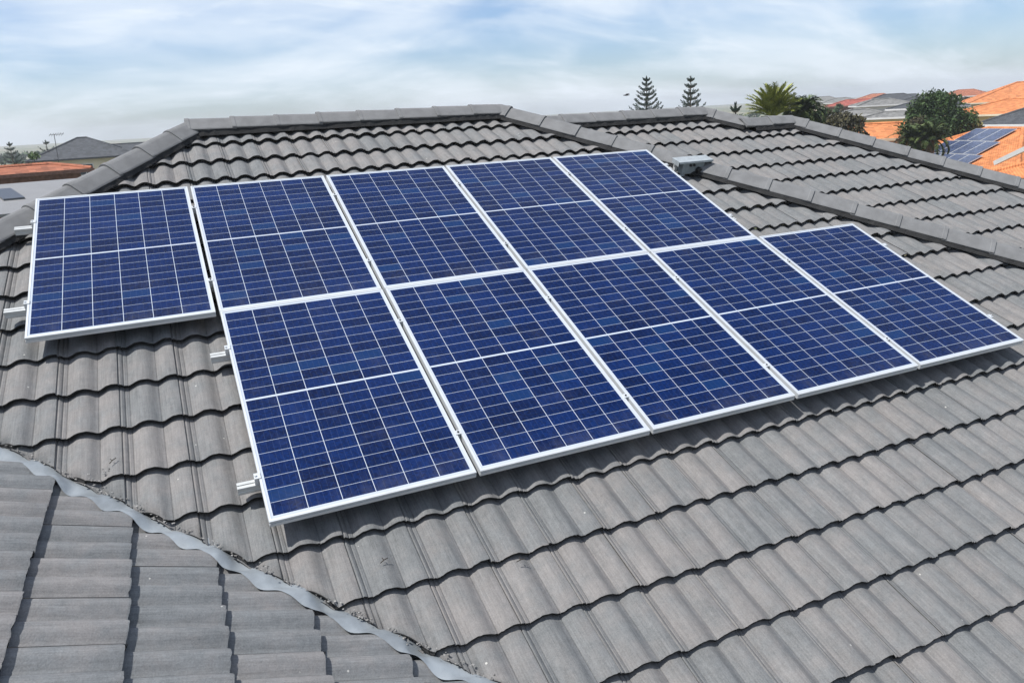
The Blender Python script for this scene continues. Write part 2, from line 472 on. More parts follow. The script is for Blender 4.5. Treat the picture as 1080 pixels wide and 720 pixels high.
# back slopes (never seen from near the camera, but the house is whole)
bk = MB()
def poly(pts): bk.add(pts, [tuple(range(len(pts)))], m_cap)
zA = lambda y: T * y + OFF - 0.03
yb = 2 * YR - EAVE
poly([(HL.x, YR, zA(YR)), (HL.x - KL * (YR - EAVE), yb, zA(EAVE)), (HR.x + KR * (YR - EAVE), yb, zA(EAVE)), (HR.x, YR, zA(YR))][::-1])
poly([(HR.x, YR, zA(YR)), (HR.x + KR * (YR - EAVE), yb, zA(EAVE)), (HR.x + KR * (YR - EAVE), yb - 6.2, zA(EAVE)), (HR.x + .4, YR + .5, zA(YR) - .2)][::-1])
zC = lambda y: T * (y - SB) + OFF - 0.03
poly([(4.4, 1.45, zC(1.45)), (4.4, 2.9 - EC, zC(EC)), (H1.x + 6.5, 2.9 - EC, zC(EC)), (H1.x, H1.y, zC(1.45))][::-1])
poly([(H1.x, H1.y, zC(1.45)), (H1.x + 6.5, 2.9 - EC, zC(EC)), (H3.x + KC * (1.08 - EC), EC, zC(EC)), (H3.x, H3.y, zC(1.08)), (H2.x, H2.y, zC(1.08))][::-1])
bk.build('back_slopes', None, house)

# house walls, soffits and gutters below the eaves
wz = T * EAVE + OFF
wl = MB()
wl.prism([(AP.x - 3.3, -10.0), (2.8, -10.0), (2.8, -5.2), (12.2, -4.6), (12.2, 7.4), (AP.x - 3.3, 7.4)], GZ, wz - 0.12)
wl.build('wall', m_render, house)
gt = MB()
def gutter(p, q, z):
    p = Vector((p[0], p[1], z)); q = Vector((q[0], q[1], z)); d = (q - p).normalized(); s = d.cross(Vector((0, 0, 1)))
    sec = [(-.06, .02), (-.06, -.10), (.06, -.10), (.06, .02), (.05, .02), (.05, -.09), (-.05, -.09), (-.05, .02)]
    vs = [p + s * a + Vector((0, 0, b)) for a, b in sec] + [q + s * a + Vector((0, 0, b)) for a, b in sec]
    gt.add(vs, [(i, (i+1) % 8, 8+(i+1) % 8, 8+i) for i in range(8)])
gutter((3.36, -5.66), (10.7, -5.66), wz - 0.04); gutter((3.40, -10.5), (3.40, -5.7), wz - 0.06)
gutter((11.2, EC - .06), (13.0, EC - .06), wz - 0.04)
gt.build('gutter', m_white, house)

# ---- ridge and hip caps, each its own part, bedded in dark pointing
def capline(p, q, start_raised=True, expo=0.385, name='ridge_cap', first=0.0, label=None):
    """caps run from p to q; each cap's end nearest p lies OVER the previous one when start_raised"""
    p = Vector(p); q = Vector(q); d = (q - p); L = d.length; d.normalize()
    s = d.cross(Vector((0, 0, 1))).normalized(); n = s.cross(d).normalized()
    out_ = [(0, 0), (.020, -.003), (.040, -.013), (.085, -.049), (.122, -.080), (.129, -.090)]
    sec = [(-a, b) for a, b in out_[::-1]] + out_[1:]
    ins = [(a * 0.9, b - .016) for a, b in sec]
    x = first; first_cap = True
    rnd = random.Random(int(p.x * 100) + int(q.y * 31))
    while x < L - 0.02:
        x1 = min(x + expo, L)
        m = MB(); vs = []
        w = rnd.uniform(-.003, .003); tw = rnd.uniform(-.012, .012)
        # stations: raised lip end at x, plain end tucked under the next cap
        lift = [(x - 0.024, 0.011, 1.02), (x - 0.022, 0.0145, 1.035), (x + 0.010, 0.0145, 1.035), (x + 0.016, 0.0105, 1.02), (x1 + 0.01, 0.000, 0.99)]
        if not start_raised:
            lift = [(x - 0.01, 0.0, .99), (x1 - 0.018, .0175, 1.04), (x1 - 0.012, .024, 1.075), (x1 + .026, .024, 1.075), (x1 + .028, .019, 1.05)]
        for (t_, h, k) in lift:
            for (a, b) in sec: vs.append(p + d * t_ + s * (a * k + tw * (t_ - x)) + n * (b * k + h + w))
        for (t_, h, k) in (lift[0], lift[-1]):
            for (a, b) in ins: vs.append(p + d * t_ + s * (a * k + tw * (t_ - x)) + n * (b * k + h + w))
        ns = len(sec); fs = []
        for r in range(4):
            for i in range(ns - 1): fs.append((r*ns+i, r*ns+i+1, (r+1)*ns+i+1, (r+1)*ns+i))
        bI, bJ = 5*ns, 6*ns
        for i in range(ns - 1):
            fs.append((bI+i+1, bI+i, bJ+i, bJ+i+1))
            fs.append((i+1, i, bI+i, bI+i+1)); fs.append((4*ns+i, 4*ns+i+1, bJ+i+1, bJ+i))
        for e in (0, ns-1):
            fs.append((e, bI+e, bJ+e, 4*ns+e))
        m.add(vs, fs)
        # the mesh's own origin at the cap, so each part sits where it is
        o = m.build(name, m_cap, house, smooth=False)
        if label: o['label'] = label
        x += expo
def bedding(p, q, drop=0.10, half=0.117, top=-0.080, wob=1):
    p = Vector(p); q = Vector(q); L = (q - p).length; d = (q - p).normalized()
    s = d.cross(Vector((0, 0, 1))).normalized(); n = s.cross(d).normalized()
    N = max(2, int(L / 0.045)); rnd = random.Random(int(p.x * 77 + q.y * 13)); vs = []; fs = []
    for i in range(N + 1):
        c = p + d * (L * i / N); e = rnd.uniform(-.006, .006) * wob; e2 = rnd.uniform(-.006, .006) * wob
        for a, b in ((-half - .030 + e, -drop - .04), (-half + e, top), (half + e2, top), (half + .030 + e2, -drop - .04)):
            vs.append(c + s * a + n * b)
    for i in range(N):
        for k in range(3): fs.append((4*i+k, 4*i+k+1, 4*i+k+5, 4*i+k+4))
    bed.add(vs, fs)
bed = MB()
CH = 0.085                                                   # cap crown above the crest plane
def P3(x, y, z): return (x, y, z)
zt = lambda y, sb=0: T * (y - sb) + OFF + CH
lines = []
# main ridge: caps lap towards the left, from the left end
capline((HL.x - .02, YR, zt(YR)), (HR.x + .02, YR, zt(YR)), True, first=0.36 * 0)
bedding((HL.x, YR, zt(YR)), (HR.x, YR, zt(YR)))
# left hip from its foot upward: upper laps over lower => raised end lies downhill
lowL = (AP.x, AP.y, zt(AP.y)); topL = (HL.x, YR, zt(YR))
capline(lowL, topL, True, first=0.07)
bedding(lowL, topL, drop=0.085)
lowR = (HR.x + KR * (YR - EAVE), EAVE, zt(EAVE)); topR = (HR.x, YR, zt(YR))
capline(lowR, topR, True, first=0.17)
bedding(lowR, topR, drop=0.085)
# back wing
zc = lambda y: zt(y, SB)
capline((4.55, 1.45, zc(1.45)), (H1.x, H1.y, zc(1.45)), True)
bedding((4.55, 1.45, zc(1.45)), (H1.x, H1.y, zc(1.45)))
capline((H2.x, H2.y, zc(1.08)), (H1.x, H1.y, zc(1.45)), True, first=0.02)
bedding((H2.x, H2.y, zc(1.08)), (H1.x, H1.y, zc(1.45)), drop=0.085)
capline((H2.x - 0.10, H2.y, zc(1.08)), (H3.x, H3.y, zc(1.08)), True)
bedding((H2.x, H2.y, zc(1.08)), (H3.x, H3.y, zc(1.08)))
lowC = (H3.x + KC * (1.08 - EC), EC, zc(EC))
capline(lowC, (H3.x, H3.y, zc(1.08)), True, first=0.12)
bedding(lowC, (H3.x, H3.y, zc(1.08)), drop=0.085)
# ridge of the near wing, outside the picture to the left
capline((AP.x, -10.5, zt(AP.y) - .02), (AP.x, AP.y, zt(AP.y) - .02), True)
bedding((AP.x, -10.5, zt(AP.y) - .02), (AP.x, AP.y, zt(AP.y) - .02))
bed.build('pointing_mortar', m_bed, house)

# ---- valley flashing dressed over the rolls of the near wing
fl = MB(); N = 420; vs = []; fs = []
x0f, x1f = AP.x, 3.3
rnd = random.Random(4)
u_off = -10.685
CR = 9
for i in range(N + 1):
    x = x0f + (x1f - x0f) * i / N
    y = -(x + VC)                                            # on the valley line
    for j in range(CR):
        f = j / (CR - 1)
        wob = 0.010 * sin(y * 9.1) + 0.006 * sin(y * 23 + 1)
        # edge reaches further down in the pans of the tiles than on their crests
        s_here = (y - u_off) % 0.30
        roll = (prof(s_here) / -A_)                          # 1 in a pan, 0 on a crest
        wdt = 0.058 + 0.010 * (1 - min(1, roll)) ** 0.8 + wob * .6
        off = -0.055 + f * (wdt + 0.055)
        # perpendicular to the valley in plan, into the near wing: (-1,-1)/sqrt2 ; keep y fixed rows parallel to rolls
        px, py = x - off * 0.707 * 1.0, y - off * 0.707
        v = (px + VC) / CT
        zb = -(px + VC) * T + OFF - 0.030
        s2 = (py - u_off) % 0.30
        fr_ = ((v - (0.14 + VC) / CT) / 0.3515) % 1.0
        lf = max(fr_, 1 - fr_ / 0.30) if fr_ < 0.30 else fr_
        h = (-A_ * cos(pi * ((s2) - 0.049) / 0.15) ** 3.5 if False else -A_ * (cos(pi * (s2 - 0.049) / 0.15) ** 2) ** 1.6) * (0.30 + 0.62 * f) - 0.031 * (1 - min(1, lf)) + 0.0035
        if f > 0.93: h -= 0.004
        h += 0.0018 * sin(px * 31 + 2 * sin(py * 11)) * sin(py * 27) + 0.0012 * sin(px * 83 + py * 40)
        vs.append((px + ST * h, py, zb + CT * h + 0.002))
for i in range(N):
    for j in range(CR - 1):
        a = i * CR + j
        fs.append((a, a + 1, a + CR + 1, a + CR))
fl.add(vs, fs)
fl.build('valley_flashing', m_lead, house, smooth=True)
# crumbs of mortar and broken edge along the valley cut
rb = MB(); rnd = random.Random(21)
def lump(m, c, r, rnd, mat=None):
    vs = []
    for (a, b, e) in ((1,0,0),(-1,0,0),(0,1,0),(0,-1,0),(0,0,1),(0,0,-1)):
        k = r * rnd.uniform(.5, 1.3); vs.append(Vector(c) + Vector((a, b, e * .6)) * k)
    m.add(vs, [(0,2,4),(2,1,4),(1,3,4),(3,0,4),(2,0,5),(1,2,5),(3,1,5),(0,3,5)], mat)
for i in range(420):
    x = rnd.uniform(-0.6, 2.2); y = -(x + VC); o_ = rnd.gauss(0.004, 0.010)
    z = T * y + OFF - 0.030 + rnd.uniform(0, .022) - abs(o_) * .3
    lump(rb, (x + o_ * .707, y + o_ * .707, z), rnd.uniform(.002, .0085), rnd)
for (x, y) in ((0.28, -2.47), (0.31, -2.50), (0.36, -2.46)):
    for q in range(7):
        xx, yy = x + rnd.uniform(-.02, .02), y + rnd.uniform(-.02, .02)
        lump(rb, (xx, yy, T * yy + OFF - 0.012), rnd.uniform(.003, .008), rnd)
tag(rb.build('mortar_crumbs', m_rubble, house), kind='stuff')

# ------------------------------------------------------------------ solar panels
PWD, PHT, GAP, RGAP, PTH = 0.998, 1.683, 0.022, 0.008, 0.036
RA = Matrix(((1, 0, 0), (0, CT, -ST), (0, ST, CT)))          # columns: u, upslope, normal
def onA(u, v, n): return RA @ Vector((u, -v, n))
fr = MB()
LIP = 0.0115
def bar(m, x0, x1, y0, y1, z0, z1): m.box(((x0+x1)/2, (y0+y1)/2, (z0+z1)/2), (abs(x1-x0), abs(y1-y0), abs(z1-z0)))
bar(fr, 0, PWD, 0, -LIP, 0, -PTH); bar(fr, 0, PWD, -PHT + LIP, -PHT, 0, -PTH)
bar(fr, 0, LIP, -LIP, -PHT + LIP, 0, -PTH); bar(fr, PWD - LIP, PWD, -LIP, -PHT + LIP, 0, -PTH)
bar(fr, 0.0, PWD, -PHT - .0050, -PHT - .0002, -.0005, -.0100); bar(fr, 0.0, PWD, -PHT - .0050, -PHT - .0002, -.019, -.0355)
# return flange round the bottom
bar(fr, LIP, 0.030, -LIP, -PHT + LIP, -PTH, -PTH + .002); bar(fr, PWD - .03, PWD - LIP, -LIP, -PHT + LIP, -PTH, -PTH + .002)
fr_me = fr.mesh('frame', m_alu)
gl = MB(); gl.add([(LIP, -LIP, -.0022), (PWD - LIP, -LIP, -.0022), (PWD - LIP, -PHT + LIP, -.0022), (LIP, -PHT + LIP, -.0022)], [(0, 3, 2, 1)][:1] and [(3, 2, 1, 0)])
gl_me = gl.mesh('cell_glass', m_cells)
bs = MB(); bar(bs, LIP, PWD - LIP, -LIP, -PHT + LIP, -.0045, -.0075); bs.box((PWD/2, -0.84, -.016), (.10, .06, .016))
bs_me = bs.mesh('back_sheet', m_back)
plabels = {
 (0, 0): 'leftmost panel of the top row, beyond the lower row',
 (0, 1): 'second from the left in the top row',
 (0, 2): 'middle panel of the five in the top row',
 (0, 3): 'fourth panel from the left in the top row',
 (0, 4): 'right end panel of the top row, beside the grey switch box',
 (1, 1): 'left end panel of the lower row, nearest the pale valley flashing',
 (1, 2): 'second panel from the left in the lower row',
 (1, 3): 'middle panel of the five in the lower row',
 (1, 4): 'fourth panel from the left in the lower row',
 (1, 5): 'right end of the lower row, jutting out alone'}
first = None
rr = random.Random(3)
for (r, c), lab in plabels.items():
    u = c * (PWD + GAP); v = r * (PHT + RGAP)
    du = rr.uniform(-.002, .002); tw = rr.uniform(-.0012, .0012)
    o = empty('solar_panel', onA(u + du, v, 0), 'blue solar panel, ' + lab, 'solar panel', 'large solar panels on the grey tile roof', RA @ Matrix.Rotation(tw, 3, 'Z'))
    for nm, me in (('frame', fr_me), ('cell_glass', gl_me), ('back_sheet', bs_me)):
        ch = bpy.data.objects.new(nm, me); COL.objects.link(ch); ch.parent = o

# rails under the panels with clamps and feet
def rail(v, u0, u1, label, clamps, ends):
    o = empty('mounting_rail', onA(u0, v, -PTH - .045), label, 'rail', 'aluminium rails under the panels', RA)
    L = u1 - u0; m = MB()
    # extruded channel section with a slot on top
    sec = [(-.02, 0), (.02, 0), (.02, .015), (.0165, .018), (.02, .021), (.02, .044), (.003, .044), (.003, .036), (.014, .036), (.014, .030),
           (-.014, .030), (-.014, .036), (-.003, .036), (-.003, .044), (-.02, .044), (-.02, .021), (-.0165, .018), (-.02, .015)]
    k = len(sec); vs = [(0, a, b) for a, b in sec] + [(L, a, b) for a, b in sec]
    fs = [(i, (i+1) % k, k+(i+1) % k, k+i) for i in range(k)]
    fs += [(0, 1, 2, 3, 4, 13 + 2, 16, 17)]
    fs = fs[:-1]
    m.add(vs, fs)
    m.box((0.001, 0, .015), (.002, .038, .028)); m.box((L - .001, 0, .015), (.002, .038, .028))
    m.build('channel', m_rail, o, world=False)
    for uc in clamps:
        c = MB(); x = uc - u0
        c.box((x, 0, .058), (GAP - .006, .030, .030), m_alu); c.box((x, 0, .0828), (.034, .030, .003), m_alu); c.tube([(x, 0, .083), (x, 0, .0885)], .006, 6, m_black)
        c.build('mid_clamp', None, o, world=False)
    for uc, sgn in ends:
        c = MB(); x = uc - u0
        c.box((x + sgn * .010, 0, .063), (.018, .036, .038)); c.box((x + sgn * .004, 0, .0835), (.030, .036, .004)); c.tube([(x + sgn * .012, 0, .084), (x + sgn * .012, 0, .092)], .006, 6)
        c.build('end_clamp', m_alu, o, world=False)
    n = int(L / 1.2)
    for i in range(n + 1):
        f = MB(); x = 0.45 + i * (L - .9) / n
        f.box((x, .024, .004), (.035, .005, .05)); f.box((x, .060, -.019), (.035, .07, .005)); f.box((x, .092, -.022), (.035, .005, .016))
        f.build('roof_hook', m_rail, o, world=False)
P = PWD + GAP
top_cl = [P * k - GAP / 2 for k in (1, 2, 3, 4)]; low_cl = [P * k - GAP / 2 for k in (2, 3, 4, 5)]
rail(0.34, -0.125, 5.15, 'upper aluminium rail under the top row, its end showing at the far left panel\'s top', top_cl, ((0, -1), (P*5 - GAP, 1)))
rail(1.33, -0.130, 5.15, 'lower aluminium rail under the top row, its end showing low beside the far left panel', top_cl, ((0, -1), (P*5 - GAP, 1)))
rail(P * 0 + 1.698 + 0.36, P - 0.10, 6.16, 'upper aluminium rail under the lower row, short white end left of the blue panels', low_cl, ((P, -1), (P*6 - GAP, 1)))
rail(1.698 + 1.39, P - 0.10, 6.16, 'lowest aluminium rail, its end poking out near the valley flashing', low_cl, ((P, -1), (P*6 - GAP, 1)))

# ------------------------------------------------------------------ rooftop switch box under a metal shroud
bx0 = Vector((5.385, -0.235, 0)); bx0.z = T * bx0.y + OFF
o = empty('isolator_box', bx0 - Vector((0, 0, .018)), 'grey switch box under a pale metal shroud beside the top right panel', 'switch box', None, RA)
m = MB(); m.box((0.02, 0.02, .065), (.24, .09, .105)); m.build('enclosure', m_box, o, world=False)
m = MB()
m.add([(-.16, .09, .130), (.22, .09, .130), (.22, -.04, .140), (-.16, -.04, .140), (-.16, .09, .134), (.22, .09, .134), (.22, -.04, .144), (-.16, -.04, .144),
       (-.16, -.046, .128), (.22, -.046, .128)],
      [(0, 1, 2, 3), (7, 6, 5, 4), (0, 4, 5, 1), (1, 5, 6, 2), (3, 7, 4, 0), (7, 8, 9, 6), (3, 2, 9, 8)])
m.box((.218, .025, .115), (.003, .11, .04)); m.box((-.158, .025, .115), (.003, .11, .04))
m.build('shroud', m_gal, o, world=False)
m = MB(); m.box((-.12, .06, .02), (.03, .03, .21)); m.box((.17, .06, .02), (.03, .03, .21)); m.box((0.02, .06, -.015), (.34, .03, .012)); m.build('bracket', m_rail, o, world=False)
m = MB(); m.tube([(.075, -.03, .055), (.075, -.062, .055), (.075, -.066, .055)], [.026, .026, .020], 12); m.build('rotary_switch', m_black, o, world=False)
m = MB(); m.tube([(-.05, .0, .03), (-.07, -.02, .0), (-.14, -.03, -.01), (-.30, -.05, -.012)], .012, 8); m.build('conduit', m_box, o, smooth=True, world=False)
m = MB(); m.tube([(-.02, -.02, .10), (-.02, -.04, .10)], .012, 8); m.tube([(.02, -.02, .10), (.02, -.04, .10)], .012, 8); m.build('cable_gland', m_black, o, world=False)

# ------------------------------------------------------------------ small twigs and leaf litter on the tiles
def twig(u, v, a, lab):
    m = MB(); z = -.115
    d = Vector((cos(a), sin(a), 0)); c = Vector((u, -v, z + .004))
    m.tube([c - d * .022, c + Vector((0, 0, .004)), c + d * .020], .0022, 5)
    m.tube([c, c + Vector((-d.y, d.x, .2)) * .016], .0018, 5)
    m.v = [tuple(RA @ Vector(p)) for p in m.v]
    tag(m.build('twig', mat_twig), lab, 'twig', 'bits of debris on the tiles')
mat_twig = mat_plain('dry_twig', (0.035, 0.028, 0.02), 0.9)
twig(1.47, 3.66, 0.4, 'small dark twig on a tile just below the lower row of panels, left part')
twig(2.06, 3.86, 0.1, 'small dark twig on a tile edge below the second lower panel')
twig(0.39, 2.67, 0.8, 'small dark scrap on the tiles close to the valley flashing')

# ================================================================== SURROUNDINGS
def gm():
    m, nt, b = newmat('suburb_ground'); t = NT(nt)
    g = t.n('ShaderNodeTexCoord'); ob = g.outputs['Object']
    n1 = t.noise(ob, 0.05, 6, 0.6); n2 = t.noise(ob, 0.9, 5, 0.6)
    c = t.mix(t.ramp(n1, .42, .6), (0.07, 0.09, 0.035), (0.26, 0.22, 0.15))
    c = t.mix(t.ramp(n2, .4, .7, 0, .5), c, (0.05, 0.065, 0.025))
    t.l(c, b.inputs['Base Color']); b.inputs['Roughness'].default_value = 0.95
    return m
g = MB(); g.add([(-1500, -1500, GZ), (1500, -1500, GZ), (1500, 1500, GZ), (-1500, 1500, GZ)], [(0, 1, 2, 3)])
tag(g.build('ground', gm()), kind='structure')

def mat_farroof(name, col, var=0.25, course=0.34):
    m, nt, b = newmat(name); t = NT(nt)
    g = t.n('ShaderNodeTexCoord'); ob = g.outputs['Object']
    sp = t.n('ShaderNodeSeparateXYZ'); t.l(ob, sp.inputs[0])
    zz = t.m('FRACT', t.m('DIVIDE', sp.outputs[2], course * 0.38))
    xx = t.m('ABSOLUTE', t.m('SINE', t.m('MULTIPLY', t.m('ADD', sp.outputs[0], sp.outputs[1]), 20.0)))
    cm = t.n('ShaderNodeCombineXYZ')
    t.l(t.m('FLOOR', t.m('MULTIPLY', sp.outputs[0], 3.3)), cm.inputs[0]); t.l(t.m('FLOOR', t.m('MULTIPLY', sp.outputs[1], 3.3)), cm.inputs[1])
    t.l(t.m('FLOOR', t.m('DIVIDE', sp.outputs[2], course * 0.38)), cm.inputs[2])
    wz = t.n('ShaderNodeTexWhiteNoise'); t.l(cm.outputs[0], wz.inputs[0])
    n = t.noise(ob, 1.5, 5, .65)
    f = t.m('ADD', t.m('MULTIPLY', wz.outputs[0], .45), t.m('MULTIPLY', n, .6))
    c = t.mix(t.ramp(f, .2, .85), tuple(x * (1 - var) for x in col), tuple(min(1, x * (1 + var)) for x in col))
    t.l(c, b.inputs['Base Color']); b.inputs['Roughness'].default_value = .85; b.inputs['Specular IOR Level'].default_value = .25
    t.bump(t.m('ADD', t.m('MULTIPLY', zz, -1), t.m('MULTIPLY', xx, .7)), .8, .05, b)
    return m
fr_orange = mat_farroof('orange_roof_tiles', (0.50, 0.185, 0.070))
fr_terra = mat_farroof('terracotta_roof_tiles', (0.30, 0.11, 0.06), .35)
fr_red = mat_farroof('red_roof_tiles', (0.30, 0.085, 0.065))
fr_dark = mat_farroof('charcoal_roof_tiles', (0.062, 0.066, 0.072))
fr_grey = mat_farroof('grey_roof_tiles', (0.17, 0.168, 0.16))
m_brick = mat_plain('brown_brick', (0.16, 0.085, 0.062), 0.9, var=.3, scale=6)
m_cream = mat_plain('cream_wall', (0.60, 0.52, 0.38), .9, var=.08, scale=.7)
m_yel = mat_plain('yellow_render', (0.62, 0.50, 0.25), .9, var=.08, scale=.7)
m_pale = mat_plain('pale_metal_sheet', (0.20, 0.20, 0.20), .6, var=.06, scale=1)
m_grn = mat_plain('green_glass', (0.10, 0.22, 0.17), .15, spec=.7)
m_fasc = mat_plain('dark_fascia', (0.03, 0.03, 0.032), .6)

def house_at(c, L, Wd, rot, eave, pitch, mats, label, cat='house', oh=0.5, name='house', wins=True, gable=False, wallh=None, story=1, caps=True):
    """hip roof house; c = plan centre, L along local x (ridge), Wd across. eave = world z"""
    mroof, mwall, mfas = mats
    o = empty(name, (c[0], c[1], GZ), label, cat, None, Matrix.Rotation(rot, 3, 'Z'))
    hl, hw = L / 2, Wd / 2; e = eave - GZ; rise = hw * tan(pitch); rx = max(0.05, hl - (0 if gable else hw))
    w = MB(); w.prism([(-hl + oh, -hw + oh), (hl - oh, -hw + oh), (hl - oh, hw - oh), (-hl + oh, hw - oh)], 0, e + .02)
    if gable:
        pass
    w.build('wall', mwall, o, world=False)
    r = MB()
    vs = [(-hl, -hw, e), (hl, -hw, e), (hl, hw, e), (-hl, hw, e), (-rx, 0, e + rise), (rx, 0, e + rise)]
    vs += [(x, y, z - .12) for x, y, z in vs[:4]]
    r.add(vs, [(0, 1, 5, 4), (2, 3, 4, 5), (1, 2, 5), (3, 0, 4), (0, 6, 7, 1), (1, 7, 8, 2), (2, 8, 9, 3), (3, 9, 6, 0), (9, 8, 7, 6)])
    ro = r.build('roof', mroof, o, world=False)
    if caps:
        k = MB()
        for a, b in (((-rx, 0, e + rise), (rx, 0, e + rise)), ((-rx, 0, e + rise), (-hl, -hw, e)), ((-rx, 0, e + rise), (-hl, hw, e)), ((rx, 0, e + rise), (hl, -hw, e)), ((rx, 0, e + rise), (hl, hw, e))):
            k.tube([a, b], .12, 6)
        k.build('ridge_caps', mroof, ro, world=False)
    f = MB()
    for (x, y, sx, sy) in ((0, -hw - .05, L + .2, .12), (0, hw + .05, L + .2, .12), (-hl - .05, 0, .12, Wd), (hl + .05, 0, .12, Wd)):
        f.box((x, y, e - .09), (sx, sy, .17))
    f.build('gutter', mfas, o, world=False)
    if wins:
        for s in range(story):
            zc_ = e - 1.35 - s * 2.7
            if zc_ < 0.8: continue
            for side in (-1, 1):
                n = max(1, int(L / 3.6))
                for i in range(n):
                    x = -hl + L * (i + .5) / n
                    wf = MB(); y = side * (hw - oh)
                    for (dx, dz, sx, sz) in ((0, .62, 1.7, .08), (0, -.62, 1.7, .08), (-.81, 0, .08, 1.2), (.81, 0, .08, 1.2), (0, 0, .05, 1.2)):
                        wf.box((x + dx, y, zc_ + dz), (sx, .12, sz))
                    wo = wf.build('window', m_white, o, world=False)
                    pn = MB(); pn.box((x, y, zc_), (1.6, .06, 1.2)); pn.build('pane', m_glass, wo, world=False)
                n = max(1, int(Wd / 4.5))
                for i in range(n):
                    y = -hw + Wd * (i + .5) / n
                    wf = MB(); x = side * (hl - oh)
                    for (dy, dz, sy, sz) in ((0, .62, 1.7, .08), (0, -.62, 1.7, .08), (-.81, 0, .08, 1.2), (.81, 0, .08, 1.2), (0, 0, .05, 1.2)):
                        wf.box((x, y + dy, zc_ + dz), (.12, sy, sz))
                    wo = wf.build('window', m_white, o, world=False)
                    pn = MB(); pn.box((x, y, zc_), (.06, 1.6, 1.2)); pn.build('pane', m_glass, wo, world=False)
    return o

# ---- left side
# terracotta roof with brown brick wall, front eave facing the camera
p0 = at(40, 184, 46)
az = atan2(p0.x - CAM.x, p0.y - CAM.y)
def facing(px, extra=0.0):
    q = at(px, 150, 10); return -atan2(q.x - CAM.x, q.y - CAM.y) + extra
r0 = facing(20, radians(4))
def centre_for(px, py, D, Wd, rot):     # centre of a house whose near eave middle is seen at px,py
    p = at(px, py, D); n = Vector((-sin(rot), cos(rot), 0))
    c = p + n * (Wd / 2); return (c.x, c.y), p.z
c, z = centre_for(-38, 187.5, 46, 3.4, r0)
house_at(c, 11.0, 3.4, r0, z, radians(10), (fr_terra, m_brick, m_brick), 'low terracotta tiled house with brown brick wall at the far left edge', story=2)
# pale patio roof with skylight in front of it
o = empty('patio_cover', at(10, 205, 36), 'pale sheet metal patio roof with a dark skylight, below the terracotta house', 'patio cover', None, Matrix.Rotation(r0, 3, 'Z'))
base = o.matrix_basis.translation.z
m = MB(); m.add([(-6, -2.2, -.55), (3.2, -2.2, -.55), (3.2, 2.2, .30), (-6, 2.2, .30), (-6, -2.2, -.65), (3.2, -2.2, -.65), (3.2, 2.2, .20), (-6, 2.2, .20)],
                [(0, 1, 2, 3), (7, 6, 5, 4), (0, 4, 5, 1), (1, 5, 6, 2), (2, 6, 7, 3), (3, 7, 4, 0)]); m.build('roof_sheet', m_pale, o, world=False)
m = MB(); m.add([(-.25, -.4, -.20), (.45, -.4, -.20), (.15, 1.2, .11), (-.55, 1.2, .11), (-.25, -.4, -.13), (.45, -.4, -.13), (.15, 1.2, .18), (-.55, 1.2, .18)],
                [(4, 5, 6, 7), (0, 1, 5, 4), (1, 2, 6, 5), (2, 3, 7, 6), (3, 0, 4, 7)]); m.build('skylight', mat_plain('smoked_skylight', (.07, .075, .08), .3), o, world=False)
for x in (-5.8, -1.5, 3.0):
    m = MB(); m.box((x, -2.0, (-.6 + GZ - base) / 2), (.1, .1, abs(GZ - base + .6))); m.build('post', m_white, o, world=False)
# charcoal hip roof house
r1 = facing(80, radians(-3))
c, z = centre_for(88, 166.5, 105, 10.5, r1)
house_at(c, 11.5, 10.5, r1, z, radians(23), (fr_dark, m_cream, m_fasc), 'cream house under a charcoal pyramid roof, left background behind the ridge hip', story=2)
c, z = centre_for(125, 160.5, 112, 6, r1)
house_at(c, 14, 6, r1, z, radians(17), (fr_dark, m_cream, m_fasc), 'charcoal roofed house wing half hidden behind our left hip', wins=False)
# tv antenna standing on the charcoal house
pt = at(59, 157, 104); tp = at(57, 142, 104)
o = empty('tv_antenna', pt, 'thin television antenna on a leaning mast over the charcoal roof', 'antenna')
m = MB(); m.tube([pt + Vector((0, 0, -1.5)), tp], .035, 6); m.build('mast', m_fasc, o)
m = MB(); rt = Vector((RX.x, RX.y, 0)).normalized()
m.tube([tp - rt * .5, tp + rt * 1.1], .03, 5)
for k in range(6):
    q = tp + rt * (-.45 + k * .28); m.tube([q - RZ * .3 + Vector((0, 0, -.25)), q + RZ * .3 + Vector((0, 0, .25))], .02, 4)
m.build('antenna_array', m_fasc, o)

